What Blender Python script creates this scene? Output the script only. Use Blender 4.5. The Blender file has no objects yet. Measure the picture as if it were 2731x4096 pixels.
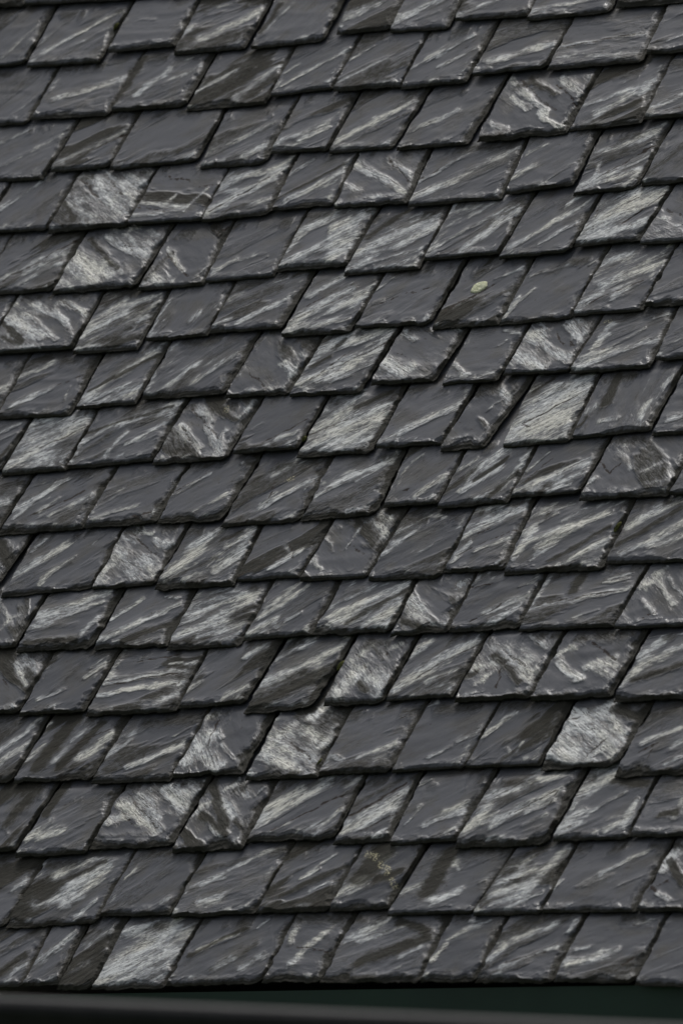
import bpy, math, random
import numpy as np
from mathutils import Vector, Matrix, Euler

C = bpy.context.scene
COL = C.collection
random.seed(7)

# ------------------------------------------------------------------ camera
AZ, PITCH, ROLL, FPX, TH = 0.6659818, 0.0561103, -0.0114013, 37555.097336, 0.888061    # view azimuth, pitch, roll, focal length in photo pixels, roof pitch
E = 0.20                        # exposed height of one course in metres
D = E / 0.0092359                    # camera to the middle of the roof
P0 = np.array([0.0, 0.0, 4.35]) # middle of the photographed patch of roof
FW = np.array([-math.sin(AZ)*math.cos(PITCH), math.cos(AZ)*math.cos(PITCH), math.sin(PITCH)])
R0 = np.array([math.cos(AZ), math.sin(AZ), 0.0])
U0 = np.cross(R0, FW)
RT = math.cos(ROLL)*R0 + math.sin(ROLL)*U0
UP = -math.sin(ROLL)*R0 + math.cos(ROLL)*U0
CAM = P0 - FW*D
cam = bpy.data.cameras.new('camera')
camo = bpy.data.objects.new('camera', cam); COL.objects.link(camo)
m = Matrix(((RT[0], UP[0], -FW[0], CAM[0]), (RT[1], UP[1], -FW[1], CAM[1]), (RT[2], UP[2], -FW[2], CAM[2]), (0, 0, 0, 1)))
camo.matrix_world = m
cam.sensor_fit = 'VERTICAL'; cam.sensor_height = 36.0; cam.sensor_width = 24.0
cam.lens = FPX/4096*36.0
cam.clip_start = 0.5; cam.clip_end = 2000
cam.dof.use_dof = True
cam.dof.focus_distance = D
cam.dof.aperture_fstop = 6.0
C.camera = camo

# ------------------------------------------------------------------ light
SUN_EL, SUN_AZ = math.radians(64), math.radians(-28)   # azimuth measured from +y towards +x
world = bpy.data.worlds.new('World'); C.world = world; world.use_nodes = True
wn = world.node_tree; wn.nodes.clear()
sky = wn.nodes.new('ShaderNodeTexSky'); sky.sky_type = 'NISHITA'; sky.sun_disc = False
sky.sun_elevation = SUN_EL; sky.sun_rotation = SUN_AZ
sky.air_density = 1.0; sky.dust_density = 4.0; sky.ozone_density = 1.0
hs = wn.nodes.new('ShaderNodeHueSaturation'); hs.inputs['Saturation'].default_value = 0.3   # overcast: little colour left in the sky
bg = wn.nodes.new('ShaderNodeBackground'); bg.inputs['Strength'].default_value = 0.06
wo = wn.nodes.new('ShaderNodeOutputWorld')
wn.links.new(sky.outputs[0], hs.inputs['Color']); wn.links.new(hs.outputs[0], bg.inputs[0]); wn.links.new(bg.outputs[0], wo.inputs[0])
sl = bpy.data.lights.new('sun', 'SUN'); sl.energy = 1.3; sl.angle = math.radians(22); sl.color = (1.0, 0.97, 0.93)
so = bpy.data.objects.new('sun', sl); COL.objects.link(so)
sd = Vector((math.sin(SUN_AZ)*math.cos(SUN_EL), math.cos(SUN_AZ)*math.cos(SUN_EL), math.sin(SUN_EL)))
so.rotation_euler = sd.to_track_quat('Z', 'Y').to_euler()
C.view_settings.view_transform = 'Standard'; C.view_settings.look = 'None'; C.view_settings.gamma = 1.0
C.view_settings.exposure = 0.8
C.render.resolution_x = 682; C.render.resolution_y = 1024

# ------------------------------------------------------------------ helpers
def tag(o, label=None, cat=None, group=None, kind=None):
    if label: o['label'] = label
    if cat: o['category'] = cat
    if group: o['group'] = group
    if kind: o['kind'] = kind
    return o

def mesh_obj(name, verts, faces, mat=None, parent=None, smooth=False):
    me = bpy.data.meshes.new(name); me.from_pydata([tuple(map(float, v)) for v in verts], [], faces); me.update()
    if mat: me.materials.append(mat)
    if smooth: me.polygons.foreach_set('use_smooth', [True]*len(me.polygons))
    o = bpy.data.objects.new(name, me); COL.objects.link(o)
    if parent: o.parent = parent
    return o

SV = np.array([0, math.cos(TH), math.sin(TH)]); NV = np.array([0, -math.sin(TH), math.cos(TH)])

def to_roof(px, py, w=0.0):
    """photo pixel -> (a, b) on the roof plane raised by w"""
    d = FW + (px-2731/2)/FPX*RT - (py-2048)/FPX*UP
    t = ((P0 + NV*w - CAM) @ NV)/(d @ NV)
    X = CAM + d*t - P0
    return X[0], X @ SV

def roof_pt(a, b, w=0.0):
    return P0 + np.array([a, 0, 0]) + SV*b + NV*w

# value noise, vectorised
def _h(i, j, s):
    n = (i*374761393 + j*668265263 + s*1274126177) & 0xffffffff
    n = ((n ^ (n >> 13))*1274126177) & 0xffffffff
    return ((n ^ (n >> 16)) & 0xffff)/65535.0
def vnoise(x, y, s=0):
    x = np.asarray(x, float); y = np.asarray(y, float)
    i = np.floor(x).astype(np.int64); j = np.floor(y).astype(np.int64)
    fx = x-i; fy = y-j; fx = fx*fx*(3-2*fx); fy = fy*fy*(3-2*fy)
    a = _h(i, j, s); b = _h(i+1, j, s); c = _h(i, j+1, s); d = _h(i+1, j+1, s)
    return (a*(1-fx)+b*fx)*(1-fy) + (c*(1-fx)+d*fx)*fy
def fbm(x, y, s=0, o=4, g=0.5):
    r = 0; a = 1; t = 0
    for k in range(o):
        r = r + a*vnoise(x, y, s+k*17); t += a; a *= g; x = x*2.03+5.1; y = y*2.03+1.7
    return r/t
def sstep(a, b, x):
    t = np.clip((x-a)/(b-a), 0, 1); return t*t*(3-2*t)

# marks measured on the photograph (strip name, then pixel positions inside that strip)
ROWS = '''
0
L0 -250 52 110 30 225 -200
L0 112 27 430 8 550 -220
L0 432 11 770 -10 890 -240
L0 775 -6 1100 -30 1220 -260
1
L0 -180 322 115 290 245 30
L0 125 308 450 282 590 10
L0 488 240 790 212 890 5
L0 782 250 1100 222 1220 -10
L0 1130 225 1450 188 1540 0
R0 18 158 258 138 340 -40
R0 258 150 520 132 620 -100
R0 550 98 880 75 970 -120
R0 872 98 1240 60 1340 -160
R0 1268 42 1640 10 1760 -210
2
L0 -200 578 125 560 265 305
L0 142 542 490 518 640 240
L0 490 505 832 480 955 250
L0 842 500 1190 470 1318 218
L0 1208 438 1490 400 1612 160
R0 5 415 310 390 425 150
R0 308 405 600 370 738 90
R0 628 345 955 305 1070 90
R0 958 320 1385 280 1490 30
R0 1395 250 1700 225 1800 0
3
L1 -150 265 195 248 335 0
L1 228 218 492 192 625 -60
L1 497 208 885 165 1005 -70
L1 900 202 1192 178 1330 -110
L1 1200 135 1472 115 1602 -150
R1 -12 130 272 108 420 -150
R1 288 120 605 90 770 -215
R1 648 82 1052 42 1190 -240
R1 1055 32 1382 -5 1510 -290
R1 1385 -22 1700 -45 1820 -300
4
L1 -420 520 -80 485 48 262
L1 -70 490 213 472 345 220
L1 220 488 575 455 705 205
L1 580 452 910 430 1025 200
L1 908 440 1210 402 1325 150
L1 1215 388 1497 360 1602 130
R1 8 378 338 352 430 120
R1 342 370 755 332 860 75
R1 775 315 1075 275 1190 30
R1 1078 320 1360 287 1500 10
R1 1382 275 1720 250 1840 0
5
L2 -400 235 -95 205 50 -60
L2 -90 205 238 188 375 -70
L2 240 200 610 170 770 -105
L2 618 188 912 160 1040 -120
L2 925 150 1228 122 1365 -160
L2 1240 102 1555 75 1695 -190
R2 52 120 390 88 525 -195
R2 412 52 745 22 890 -240
R2 748 42 1058 12 1185 -230
R2 1080 -10 1375 -40 1510 -270
R2 1378 -20 1720 -45 1840 -290
6
L2 -350 485 -62 460 80 205
L2 -58 470 330 447 455 200
L2 332 470 620 450 755 185
L2 655 410 935 388 1055 145
L2 938 378 1262 355 1405 95
L2 1265 395 1570 372 1715 110
R2 102 355 440 335 585 50
R2 448 360 745 335 890 45
R2 750 340 1065 312 1225 0
R2 1072 300 1385 275 1525 0
R2 1390 258 1720 240 1840 -10
7
L3 -330 235 -15 205 130 -85
L3 -8 205 318 185 450 -90
L3 348 158 612 132 760 -150
L3 638 115 1012 88 1155 -185
L3 1015 105 1298 88 1440 -165
L3 1300 102 1615 82 1785 -210
R3 170 50 460 30 600 -205
R3 492 48 740 28 870 -220
R3 765 5 1058 -12 1200 -250
R3 1060 -2 1420 -30 1540 -300
R3 1445 -62 1760 -75 1860 -330
8
L3 -300 470 8 432 135 205
L3 12 455 298 430 440 165
L3 300 425 685 390 840 110
L3 687 405 1015 382 1170 105
L3 1045 358 1335 335 1460 105
L3 1328 375 1665 352 1815 50
R3 198 335 495 312 635 45
R3 485 345 680 325 885 15
R3 762 328 1062 302 1190 0
R3 1065 290 1420 255 1550 -10
R3 1428 275 1740 255 1860 0
9
L4 -300 175 -5 145 145 -110
L4 0 162 375 132 525 -150
L4 380 130 702 108 845 -165
L4 705 112 998 95 1165 -205
L4 995 125 1345 98 1490 -195
L4 1350 98 1680 72 1815 -235
R4 228 38 472 18 590 -225
R4 472 42 785 15 915 -245
R4 800 -8 1103 -25 1235 -275
R4 1105 8 1500 -18 1640 -300
R4 1512 -20 1780 -35 1900 -290
10
L4 -300 405 5 378 140 165
L4 12 438 415 402 555 120
L4 418 402 695 382 845 110
L4 695 408 1050 388 1170 115
L4 1055 368 1345 350 1485 95
L4 1350 368 1645 352 1820 35
R4 162 365 480 355 640 35
R4 495 330 775 315 900 -10
R4 775 338 1205 318 1345 0
R4 1215 290 1600 278 1750 -20
11
L5 -280 130 72 100 200 -125
L5 80 128 415 110 550 -155
L5 425 115 752 95 870 -150
L5 750 118 1080 98 1220 -190
L5 1090 75 1402 45 1525 -195
L5 1405 48 1750 32 1860 -195
R5 265 52 520 35 640 -215
R5 525 35 838 18 950 -215
R5 835 32 1260 10 1410 -265
R5 1265 22 1640 5 1780 -270
12
L5 -250 418 90 395 235 130
L5 92 410 385 390 535 115
L5 388 412 790 390 930 110
L5 800 378 1098 355 1255 75
L5 1095 405 1400 370 1560 90
L5 1455 368 1712 355 1860 65
R5 242 345 540 325 690 35
R5 545 350 890 330 1040 25
R5 892 345 1250 325 1405 20
R5 1260 350 1640 330 1790 10
13
L6 -260 170 55 147 215 -150
L6 65 152 415 132 580 -150
L6 415 155 768 140 930 -175
L6 770 125 1090 108 1220 -150
L6 1100 140 1425 125 1580 -200
L6 1432 118 1755 100 1910 -215
R6 262 102 592 85 745 -210
R6 595 85 930 70 1065 -210
R6 935 92 1275 75 1420 -205
R6 1262 125 1640 110 1780 -200
14
L6 -260 480 72 455 260 145
L6 75 485 390 465 555 155
L6 400 448 772 435 935 130
L6 775 465 1090 448 1240 140
L6 1105 415 1495 405 1640 100
R6 5 432 255 410 395 100
R6 258 430 555 412 725 90
R6 555 445 955 430 1130 90
R6 988 412 1325 400 1460 110
R6 1330 395 1640 388 1800 100
15
L7 -260 262 28 240 200 -70
L7 30 248 435 220 605 -100
L7 442 192 768 185 915 -90
L7 770 195 1148 182 1310 -130
L7 1150 180 1475 170 1625 -125
R7 -12 172 252 158 410 -125
R7 250 190 632 178 810 -105
R7 630 192 935 180 1085 -130
R7 940 178 1355 170 1520 -155
R7 1360 170 1700 165 1860 -110
16
L7 -250 525 105 510 230 240
L7 110 508 262 503 395 215
L7 264 522 410 520 570 195
L7 415 522 738 515 908 195
L7 738 508 1172 492 1325 180
L7 1175 488 1435 486 1585 190
R7 -50 490 390 488 530 190
R7 395 486 638 485 780 195
R7 640 490 988 490 1130 185
R7 990 490 1353 490 1500 175
R7 1355 505 1700 510 1850 190
'''
STROKES = '''
L0
20,270,215,80,40,3 190,250,570,30,10,6 250,250,500,130,25,3 180,210,330,70,10,3 560,210,800,190,20,2 620,100,700,90,10,3
900,190,1180,50,22,6 800,200,870,120,20,4 930,30,1150,20,20,3 1150,200,1310,20,20,3 1180,150,1260,20,25,-4
70,520,150,450,20,3 250,450,560,350,22,5 180,470,260,360,14,3 250,520,450,500,15,2 520,470,640,260,40,-5 620,430,760,320,22,6 740,380,920,290,16,4 780,250,900,260,20,3
870,430,1060,320,8,6 900,430,1280,270,14,-5 1060,450,1270,280,30,5 1270,390,1560,225,10,6 1280,330,1340,290,12,3
R0
60,90,200,20,40,4 280,110,480,0,20,5 350,110,480,60,20,3 590,80,760,0,25,4 900,60,1200,0,20,4
40,380,240,270,12,4 90,270,180,210,10,3 440,260,620,160,22,5 350,320,480,250,20,3 480,310,640,220,20,4 500,300,640,180,8,-3
700,290,1000,200,22,5 680,290,780,270,16,4 880,230,950,200,12,4 1040,260,1380,250,28,3 1000,220,1400,150,12,4 1020,220,1400,150,4,-6 1500,200,1568,175,10,4
30,640,400,430,20,6 150,600,350,500,10,-3 340,600,560,500,20,4 470,550,560,490,12,3
790,350,960,520,14,5 1020,340,1110,430,18,6 920,520,1030,600,14,5 800,440,880,500,16,5 830,350,1000,510,8,-6 880,350,1000,430,20,-4 1010,380,1090,480,6,-5 700,560,780,590,12,4
1180,520,1420,380,26,5 1120,480,1320,410,8,4 1380,430,1430,370,10,5 1420,500,1568,430,30,4 1400,520,1568,500,12,-3
L1
0,200,290,40,30,3 0,80,120,20,20,3 240,190,600,10,30,4 300,170,590,30,10,-4 560,170,640,120,20,1 920,150,1220,0,30,4 1100,150,1200,90,20,6
1220,110,1480,-10,20,4 1350,80,1480,20,14,5 1220,60,1320,-80,30,-3 10,380,200,240,25,4 100,450,280,300,40,-2
290,340,420,420,35,4 500,330,560,410,20,4 380,230,600,300,30,4 560,230,660,260,25,3 370,240,450,330,12,-5 480,240,560,320,8,-5 290,360,340,440,16,-5 430,260,540,390,16,4
640,350,830,385,14,6 760,350,790,320,8,6 600,420,800,400,14,4 830,400,930,290,8,4 750,235,860,255,6,-5 900,280,1000,270,10,-4 620,380,760,400,6,-4
940,400,1220,240,30,7 1020,250,1240,200,22,6 950,400,1200,240,8,-5 1130,370,1240,330,25,4 1010,400,1100,370,20,-3 1270,200,1300,160,12,5
1240,260,1400,150,14,5 1290,350,1550,205,18,7 1230,350,1540,180,14,-4
R1
110,180,330,310,22,5 240,150,370,240,18,4 50,280,130,300,20,4 250,150,350,260,7,-5 150,330,300,330,14,4
370,270,600,130,22,4 400,320,820,110,30,4 380,250,560,150,8,-4 360,330,560,260,14,5 800,250,900,190,22,5 960,270,1070,190,8,3 870,130,960,90,16,3
1100,290,1430,130,22,5 1200,120,1440,30,25,5 1170,280,1400,200,18,6 1180,250,1440,90,7,-5 1310,290,1400,200,14,5 1180,230,1200,170,5,6
1420,230,1568,100,60,-3 1440,120,1470,90,6,5 0,460,180,380,25,6 0,600,120,500,35,7
120,580,460,400,25,5 300,550,460,450,30,7 160,500,330,380,30,-4 140,640,400,560,12,3 460,560,860,330,18,4 590,570,830,380,30,7 530,390,740,340,16,4 700,440,840,360,5,-4 420,600,500,500,12,3
800,560,1130,350,18,5 930,540,1110,430,14,5 830,440,1060,310,40,-2 1050,350,1090,320,12,6
1150,480,1350,310,35,7 1130,520,1420,440,24,7 1250,400,1480,320,25,6 1300,450,1500,300,12,-4 1190,340,1170,480,8,-3 1420,500,1568,450,14,3 1500,380,1568,420,8,-5 1480,420,1500,430,12,4
L2
40,130,330,-10,30,4 20,150,350,-50,12,-5 100,160,260,70,25,4 60,120,220,40,8,-5
340,60,440,150,30,7 340,20,510,120,30,6 480,-60,640,30,22,4 620,0,700,40,20,5 400,-50,530,90,18,-4 560,-20,660,50,7,-5 470,30,560,120,14,4 560,60,600,150,25,-2
690,130,730,150,30,6 750,0,830,110,7,6 870,140,960,60,8,4 650,150,770,20,30,-3 740,20,850,130,7,-5 960,-60,1020,-110,12,-4
970,110,1060,50,12,5 1130,80,1200,30,8,3 950,100,1180,20,16,2 1250,60,1340,-40,22,5 1260,80,1568,-40,20,5 1330,50,1420,0,16,6 1500,-60,1568,-90,40,7 1390,-110,1500,-160,14,6
60,330,200,400,22,7 120,290,260,420,14,4 280,230,390,290,18,6 150,240,300,330,16,4 20,330,110,420,14,-5 270,220,370,300,5,-5 250,250,330,400,14,4 20,400,100,430,20,-4
380,390,560,290,22,7 390,350,560,220,25,5 500,260,720,200,20,6 400,390,690,230,10,-5 460,420,680,280,30,-2 560,400,640,320,16,4 440,250,520,210,5,-5
680,370,760,240,8,4 850,330,900,280,16,5 760,230,830,190,10,4 700,380,740,320,7,3 970,280,1250,170,60,-3 1010,240,1080,200,10,5 1100,320,1330,200,14,7 980,340,1050,310,10,4 1200,150,1290,120,12,4
1300,340,1568,180,40,6 1400,200,1540,110,22,7 1300,370,1568,320,16,5 1320,320,1568,200,5,-4 1380,260,1520,170,5,-4
R2
0,280,180,180,30,6 0,130,180,60,20,3 200,180,330,80,12,5 240,90,500,65,14,4 220,240,440,170,6,-4 300,300,480,160,10,2 180,250,230,230,10,4
560,110,600,60,14,2 500,290,720,160,12,-5 540,270,640,210,8,3 550,330,800,170,30,-3 730,130,850,80,8,3 740,310,830,220,10,3
880,120,1050,60,14,4 790,270,900,180,14,4 1150,60,1210,10,10,4 770,320,810,280,12,5
1100,270,1400,60,25,4 1200,60,1330,10,20,5 1200,150,1500,50,14,5 1260,220,1330,170,25,5 1150,250,1400,140,6,-4
0,430,260,360,22,6 0,560,220,440,25,7 30,580,180,510,14,5 0,450,60,400,20,-4 0,540,230,420,5,-5
230,500,330,560,40,6 320,370,370,410,22,4 290,460,420,550,7,-3 480,580,560,440,14,4 520,360,590,350,12,5
540,510,600,570,10,5 770,360,850,370,8,4 740,430,770,410,6,3 660,580,720,560,12,4
830,470,940,540,30,7 1050,330,1120,430,22,6 930,400,1050,510,22,5 1100,310,1160,370,20,5 870,400,940,360,16,4 1000,370,1040,440,6,-4 1060,400,1080,440,12,-4 1000,480,1080,470,16,4
1100,540,1470,390,25,5 1150,480,1250,330,30,5 1200,480,1400,350,14,4 1440,300,1500,290,10,5 1222,320,1245,318,5,9 1080,550,1180,500,16,5 1200,460,1420,390,12,-2 1480,440,1568,400,10,3
L3
60,30,240,-60,25,5 90,130,230,70,22,5 70,150,150,110,14,6 250,60,370,0,10,-3 290,130,320,60,8,3
380,120,700,-120,25,6 410,80,720,-100,16,-5 400,120,560,60,22,6 560,120,650,60,14,5 770,50,880,-40,22,6 860,50,1110,-130,25,4 670,80,700,0,14,3 800,70,870,-20,20,-3
1280,-50,1340,20,14,6 1350,-90,1390,-60,16,4 1130,-10,1200,75,4,-5 1340,50,1568,-60,25,5 1350,0,1480,-150,25,4 1430,40,1568,0,22,6 1360,60,1568,-100,12,-4 1400,-30,1480,-80,14,-4
0,260,90,215,12,5 0,300,80,260,10,3 0,400,110,260,25,-4 60,400,400,220,40,6 130,230,240,200,25,5 180,340,400,230,5,-5 170,380,300,380,20,3 330,230,410,180,14,5
360,320,500,230,14,5 540,230,800,130,25,5 400,260,780,140,14,-4 570,320,740,220,10,5 470,380,560,270,14,5 340,390,500,270,25,-3
810,230,900,340,20,5 930,230,980,350,18,5 860,130,960,200,25,5 980,370,1010,260,14,5 820,240,870,320,8,-5 960,130,1060,200,16,-5 850,140,1000,300,6,-5 1014,148,1020,158,7,9 1080,180,1130,130,12,4 770,250,850,340,20,-3
1240,300,1330,270,12,5 1180,320,1390,200,6,-5 1140,250,1180,220,12,2 1300,320,1370,280,14,4 1420,320,1568,270,30,7 1400,250,1568,150,25,4 1500,320,1568,290,20,6 1350,280,1568,200,12,-4
R3
0,250,250,130,20,7 10,330,220,190,30,8 100,150,260,70,25,-4 250,300,560,140,20,6 350,240,420,200,10,4 290,190,340,150,12,2
740,60,800,110,14,5 540,300,600,290,14,3 610,230,650,280,10,-2 690,160,870,30,10,3 600,60,620,110,12,2
820,250,1160,30,70,8 900,120,1100,20,40,7 830,290,1060,200,30,7 860,220,1100,90,8,-6 900,70,980,10,14,-4 850,230,880,240,10,-5 1050,120,1080,100,10,-5
1220,130,1280,0,30,-6 1150,180,1180,140,14,5 1380,200,1420,120,18,5 1480,50,1510,10,14,5 1200,220,1280,200,12,4 1100,240,1140,200,14,-4 1500,210,1568,190,16,5
0,490,310,350,14,8 110,480,200,420,6,5 30,600,270,420,60,-3 380,560,510,460,16,6 350,390,400,360,8,4 250,580,330,420,8,3 320,530,350,515,10,-4
620,450,780,330,30,6 590,520,750,420,25,7 800,470,880,340,14,7 560,440,640,380,12,4 500,540,640,430,30,-4 640,480,780,370,14,-5 700,560,830,440,25,-4 640,580,700,550,12,4
930,480,1200,370,22,7 830,530,900,480,12,3 870,440,960,350,8,5 1020,490,1140,440,18,6 840,500,990,380,6,-4 960,530,1060,500,14,4
1140,500,1180,470,10,5 1280,350,1340,420,25,3 1400,440,1470,400,14,4 1200,390,1250,450,5,-6 1250,445,1290,405,5,-5 1260,300,1330,310,16,3 1430,500,1500,480,12,3
L4
60,60,300,-90,16,5 160,-60,250,-90,12,3 230,80,420,-20,16,4 140,80,380,-30,12,-5 190,60,260,0,12,4 70,90,250,-70,10,5
440,90,620,30,14,4 700,60,780,-30,14,6 480,-10,560,-50,10,3 600,80,690,60,12,-5 420,60,560,-40,12,2 760,0,940,-120,16,4 760,-20,900,-100,10,-3 880,60,1010,-10,16,4 1080,-170,1140,-190,12,4
1200,30,1370,-80,20,6 1220,-120,1330,-190,22,5 1160,50,1220,-20,14,4 1290,-90,1310,-95,7,9 1200,20,1230,-80,8,-5 1050,30,1220,-60,22,-3 1370,-50,1450,-150,10,4 1380,50,1568,0,50,-3 1400,0,1568,-100,10,8
0,200,60,300,40,-5 0,250,30,340,10,2 70,350,300,200,30,6 200,350,330,260,10,5 190,380,240,320,16,5 150,230,200,180,12,4 60,390,320,280,25,-2 420,200,480,140,8,3
700,180,790,250,20,5 520,240,600,320,18,4 640,270,720,340,40,5 600,140,680,150,16,5 590,150,720,280,8,-5 450,350,500,300,14,4 560,350,700,360,16,3 740,180,780,200,8,6
780,320,900,200,40,6 870,190,1000,130,30,5 980,320,1080,240,30,7 820,290,900,220,14,7 760,370,960,270,25,-3 1000,180,1080,150,18,-4 1020,210,1100,170,14,5 990,250,1060,200,5,-5
1210,320,1340,240,18,6 1180,180,1310,130,14,2 1280,200,1310,260,8,4 1370,310,1400,280,14,4 1080,350,1180,300,5,-4 1300,200,1320,270,4,-5 1400,270,1450,330,8,4 1450,150,1500,240,6,3
0,450,50,560,8,4 60,530,90,520,10,5 0,600,50,540,12,3 180,530,480,420,25,6 380,610,440,550,16,7 170,580,450,470,12,5 140,590,350,560,20,-2 120,650,350,640,25,-4
500,540,640,440,10,7 450,640,620,560,22,6 620,560,800,470,16,6 700,520,730,510,10,8 560,640,760,560,25,-5 740,430,800,440,12,4 800,620,1000,540,35,7 850,520,1160,410,16,6 940,540,1130,450,22,6 900,620,1080,560,22,5
1180,530,1380,390,16,8 1130,610,1240,550,22,6 1200,480,1330,380,22,6 1250,580,1350,520,14,5 1440,590,1568,530,22,5
R4
170,80,240,160,12,7 60,230,130,120,5,4 190,40,250,80,25,6 70,200,140,260,4,-3 230,250,400,110,12,5 250,330,500,290,14,3 430,60,500,80,18,4 380,250,480,180,7,2 280,150,400,80,10,4
640,50,740,20,20,8 600,170,780,40,20,5 640,240,850,150,10,7 560,250,620,200,12,5 560,250,850,120,8,-4 700,110,880,30,14,5 540,290,570,260,12,7 760,300,820,230,20,-4 650,160,700,130,12,-4
860,200,1230,60,22,7 820,280,900,130,18,6 930,220,1130,100,30,5 930,60,1080,10,14,4 980,280,1240,130,20,-4 1080,270,1210,190,14,6 850,150,1000,60,14,5 900,280,1000,200,14,6
1300,250,1568,110,40,5 1330,120,1470,20,25,6 1390,80,1540,10,14,5 1280,210,1568,30,20,-4 1430,220,1568,170,22,5
0,530,330,380,30,7 140,580,280,500,22,7 200,550,300,470,14,7 70,560,330,400,20,-4 0,560,100,540,12,5 60,400,90,370,12,3
340,450,390,490,22,6 370,510,440,580,22,4 320,540,400,590,30,-4 470,590,520,560,12,4 560,370,620,350,12,4
690,510,880,430,18,6 720,560,830,490,16,7 650,350,700,330,25,4 840,390,920,350,14,4 620,560,760,470,6,-6 600,400,720,380,6,-5 560,500,600,430,12,4
900,470,970,350,12,5 880,500,1330,400,14,6 1080,410,1120,330,35,-5 1240,350,1330,330,6,6 1220,370,1320,360,4,4 1080,540,1200,500,10,3 920,480,1310,405,3,-5
1400,380,1470,320,25,5 1430,340,1530,480,7,6 1500,350,1568,440,8,4 1380,450,1450,520,7,4 1400,540,1450,510,12,-4
L5
70,170,130,270,12,6 90,140,190,210,30,5 20,250,50,290,5,-5 170,350,290,300,16,5 390,240,500,150,14,6 410,190,500,120,10,4 250,300,390,150,30,-2
450,320,820,260,10,8 470,270,830,205,8,7 760,180,880,160,5,6 480,250,530,170,16,4 600,160,790,135,5,-6 470,275,800,220,4,-5 740,350,800,310,18,6 780,268,820,255,7,-8 500,240,700,220,8,3
820,330,900,260,18,5 1020,340,1110,290,16,6 1110,140,1180,90,18,7 850,270,900,210,8,4 930,150,980,110,12,3
1180,270,1520,100,14,8 1120,330,1200,240,14,6 1150,370,1450,220,50,-5 1390,250,1450,190,22,-2 1430,200,1440,230,14,4 1350,90,1400,60,14,6 1200,130,1300,140,30,2
0,570,180,430,22,6 0,640,140,520,30,5 190,470,230,430,8,6 180,640,330,420,45,-6 280,640,450,440,30,-6 120,620,200,540,20,5 250,620,300,560,20,5 370,600,520,480,30,7 330,520,380,470,14,5 350,530,500,470,5,-5
480,600,580,520,22,5 580,650,820,540,18,7 570,490,640,470,25,3 780,500,850,460,6,4 840,620,940,500,40,7 920,600,980,650,30,6 970,480,1000,510,8,6 930,550,975,430,6,-5 930,410,970,400,14,8 1000,540,1060,610,5,5
1190,600,1300,640,30,6 1230,520,1330,440,30,5 1280,560,1400,620,16,5 1380,480,1420,510,22,5 1310,530,1390,610,6,-6 1100,620,1170,500,30,-4 1400,410,1460,350,22,8 1430,560,1480,510,16,5 1200,560,1260,500,22,5
R5
40,310,130,200,45,7 100,150,170,90,22,6 170,250,220,280,22,6 130,270,150,310,25,-4 110,130,180,230,4,-4 240,100,320,80,25,5 160,60,230,150,22,-3 60,80,90,50,14,6 235,100,260,150,4,-5
280,290,650,60,40,7 340,130,430,70,22,8 380,240,640,90,6,-5 420,260,560,200,14,5 460,250,520,220,6,-5
720,90,860,190,25,5 640,200,730,170,30,6 860,200,900,250,20,8 880,40,960,100,16,5 720,140,770,170,25,-4 780,190,850,270,25,-4 590,240,640,220,25,-4 770,120,880,200,4,-5 870,60,950,110,6,-4 740,290,760,200,5,-5 650,280,720,220,18,4
1010,180,1110,260,16,7 1000,150,1060,110,18,5 1170,190,1250,250,25,4 1140,200,1270,150,25,4 1160,80,1270,160,8,-6 1080,100,1150,60,22,3 1240,180,1280,200,12,6 1230,50,1250,20,12,5
1380,140,1480,80,22,8 1290,280,1400,170,22,6 1360,220,1568,90,20,5 1350,260,1568,180,25,-4 1400,50,1568,40,12,4
120,610,290,540,14,6 10,600,40,620,12,5 200,620,240,590,16,5 300,420,370,400,6,-4 430,610,520,560,14,5 560,530,600,510,12,5 430,350,460,340,12,5 640,500,660,460,10,4
680,500,820,390,20,6 830,580,850,530,6,5 780,560,790,580,10,4 1000,540,1070,590,30,8 1060,460,1240,360,30,7 1150,600,1280,520,18,6 1080,400,1200,390,40,5 1240,370,1300,490,18,5 1040,430,1100,420,8,-5 1130,610,1220,520,7,-5 1140,480,1220,510,30,4 1260,370,1370,410,30,-5
1390,540,1420,520,18,6 1450,510,1568,450,14,5 1370,580,1460,540,8,-5 1400,430,1530,370,30,-3 1420,600,1440,540,5,-5 1520,560,1568,520,18,5 1500,640,1568,600,14,4
L6
40,330,170,170,50,-4 20,350,60,400,8,3 210,290,290,150,30,-6 200,400,280,370,25,6 140,400,230,330,22,5 320,370,380,340,6,3 280,260,400,190,3,-3
740,170,840,260,22,8 540,240,720,370,25,7 480,330,600,290,30,6 640,200,720,310,25,5 780,150,840,210,16,6 570,200,710,360,5,-6 520,250,620,370,5,-5 860,150,900,140,14,4 450,400,700,380,20,-2
950,140,1010,350,30,-5 1000,230,1050,300,30,7 880,280,950,230,18,5 960,350,990,390,18,6 900,290,1020,390,14,-5 1050,150,1110,200,16,5 1150,200,1190,160,14,4 1060,320,1100,370,25,-4 1020,170,1060,150,12,6
1140,340,1460,150,40,7 1190,270,1350,170,22,8 1230,370,1550,190,12,-5 1440,350,1520,280,14,5 1200,390,1300,340,12,3
0,560,150,490,60,-6 60,630,130,560,22,4 320,610,470,510,40,6 260,570,400,490,20,5 150,650,470,500,16,-4 180,570,300,530,12,3 560,580,610,540,8,6 1030,540,1200,450,12,6 920,600,1000,580,12,5 860,560,1100,480,25,-3
1350,580,1430,540,8,6 1270,660,1560,520,25,-4 1390,550,1500,470,10,4 1220,460,1280,430,10,5
R6
60,370,250,260,35,7 150,310,320,180,22,7 80,300,320,150,12,-6 160,360,280,290,4,-6 100,250,300,130,25,-3 310,280,330,230,8,5 430,340,580,270,22,6 330,340,400,260,8,4 520,380,580,340,16,5 380,160,440,130,16,4 500,280,580,250,8,6
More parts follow.
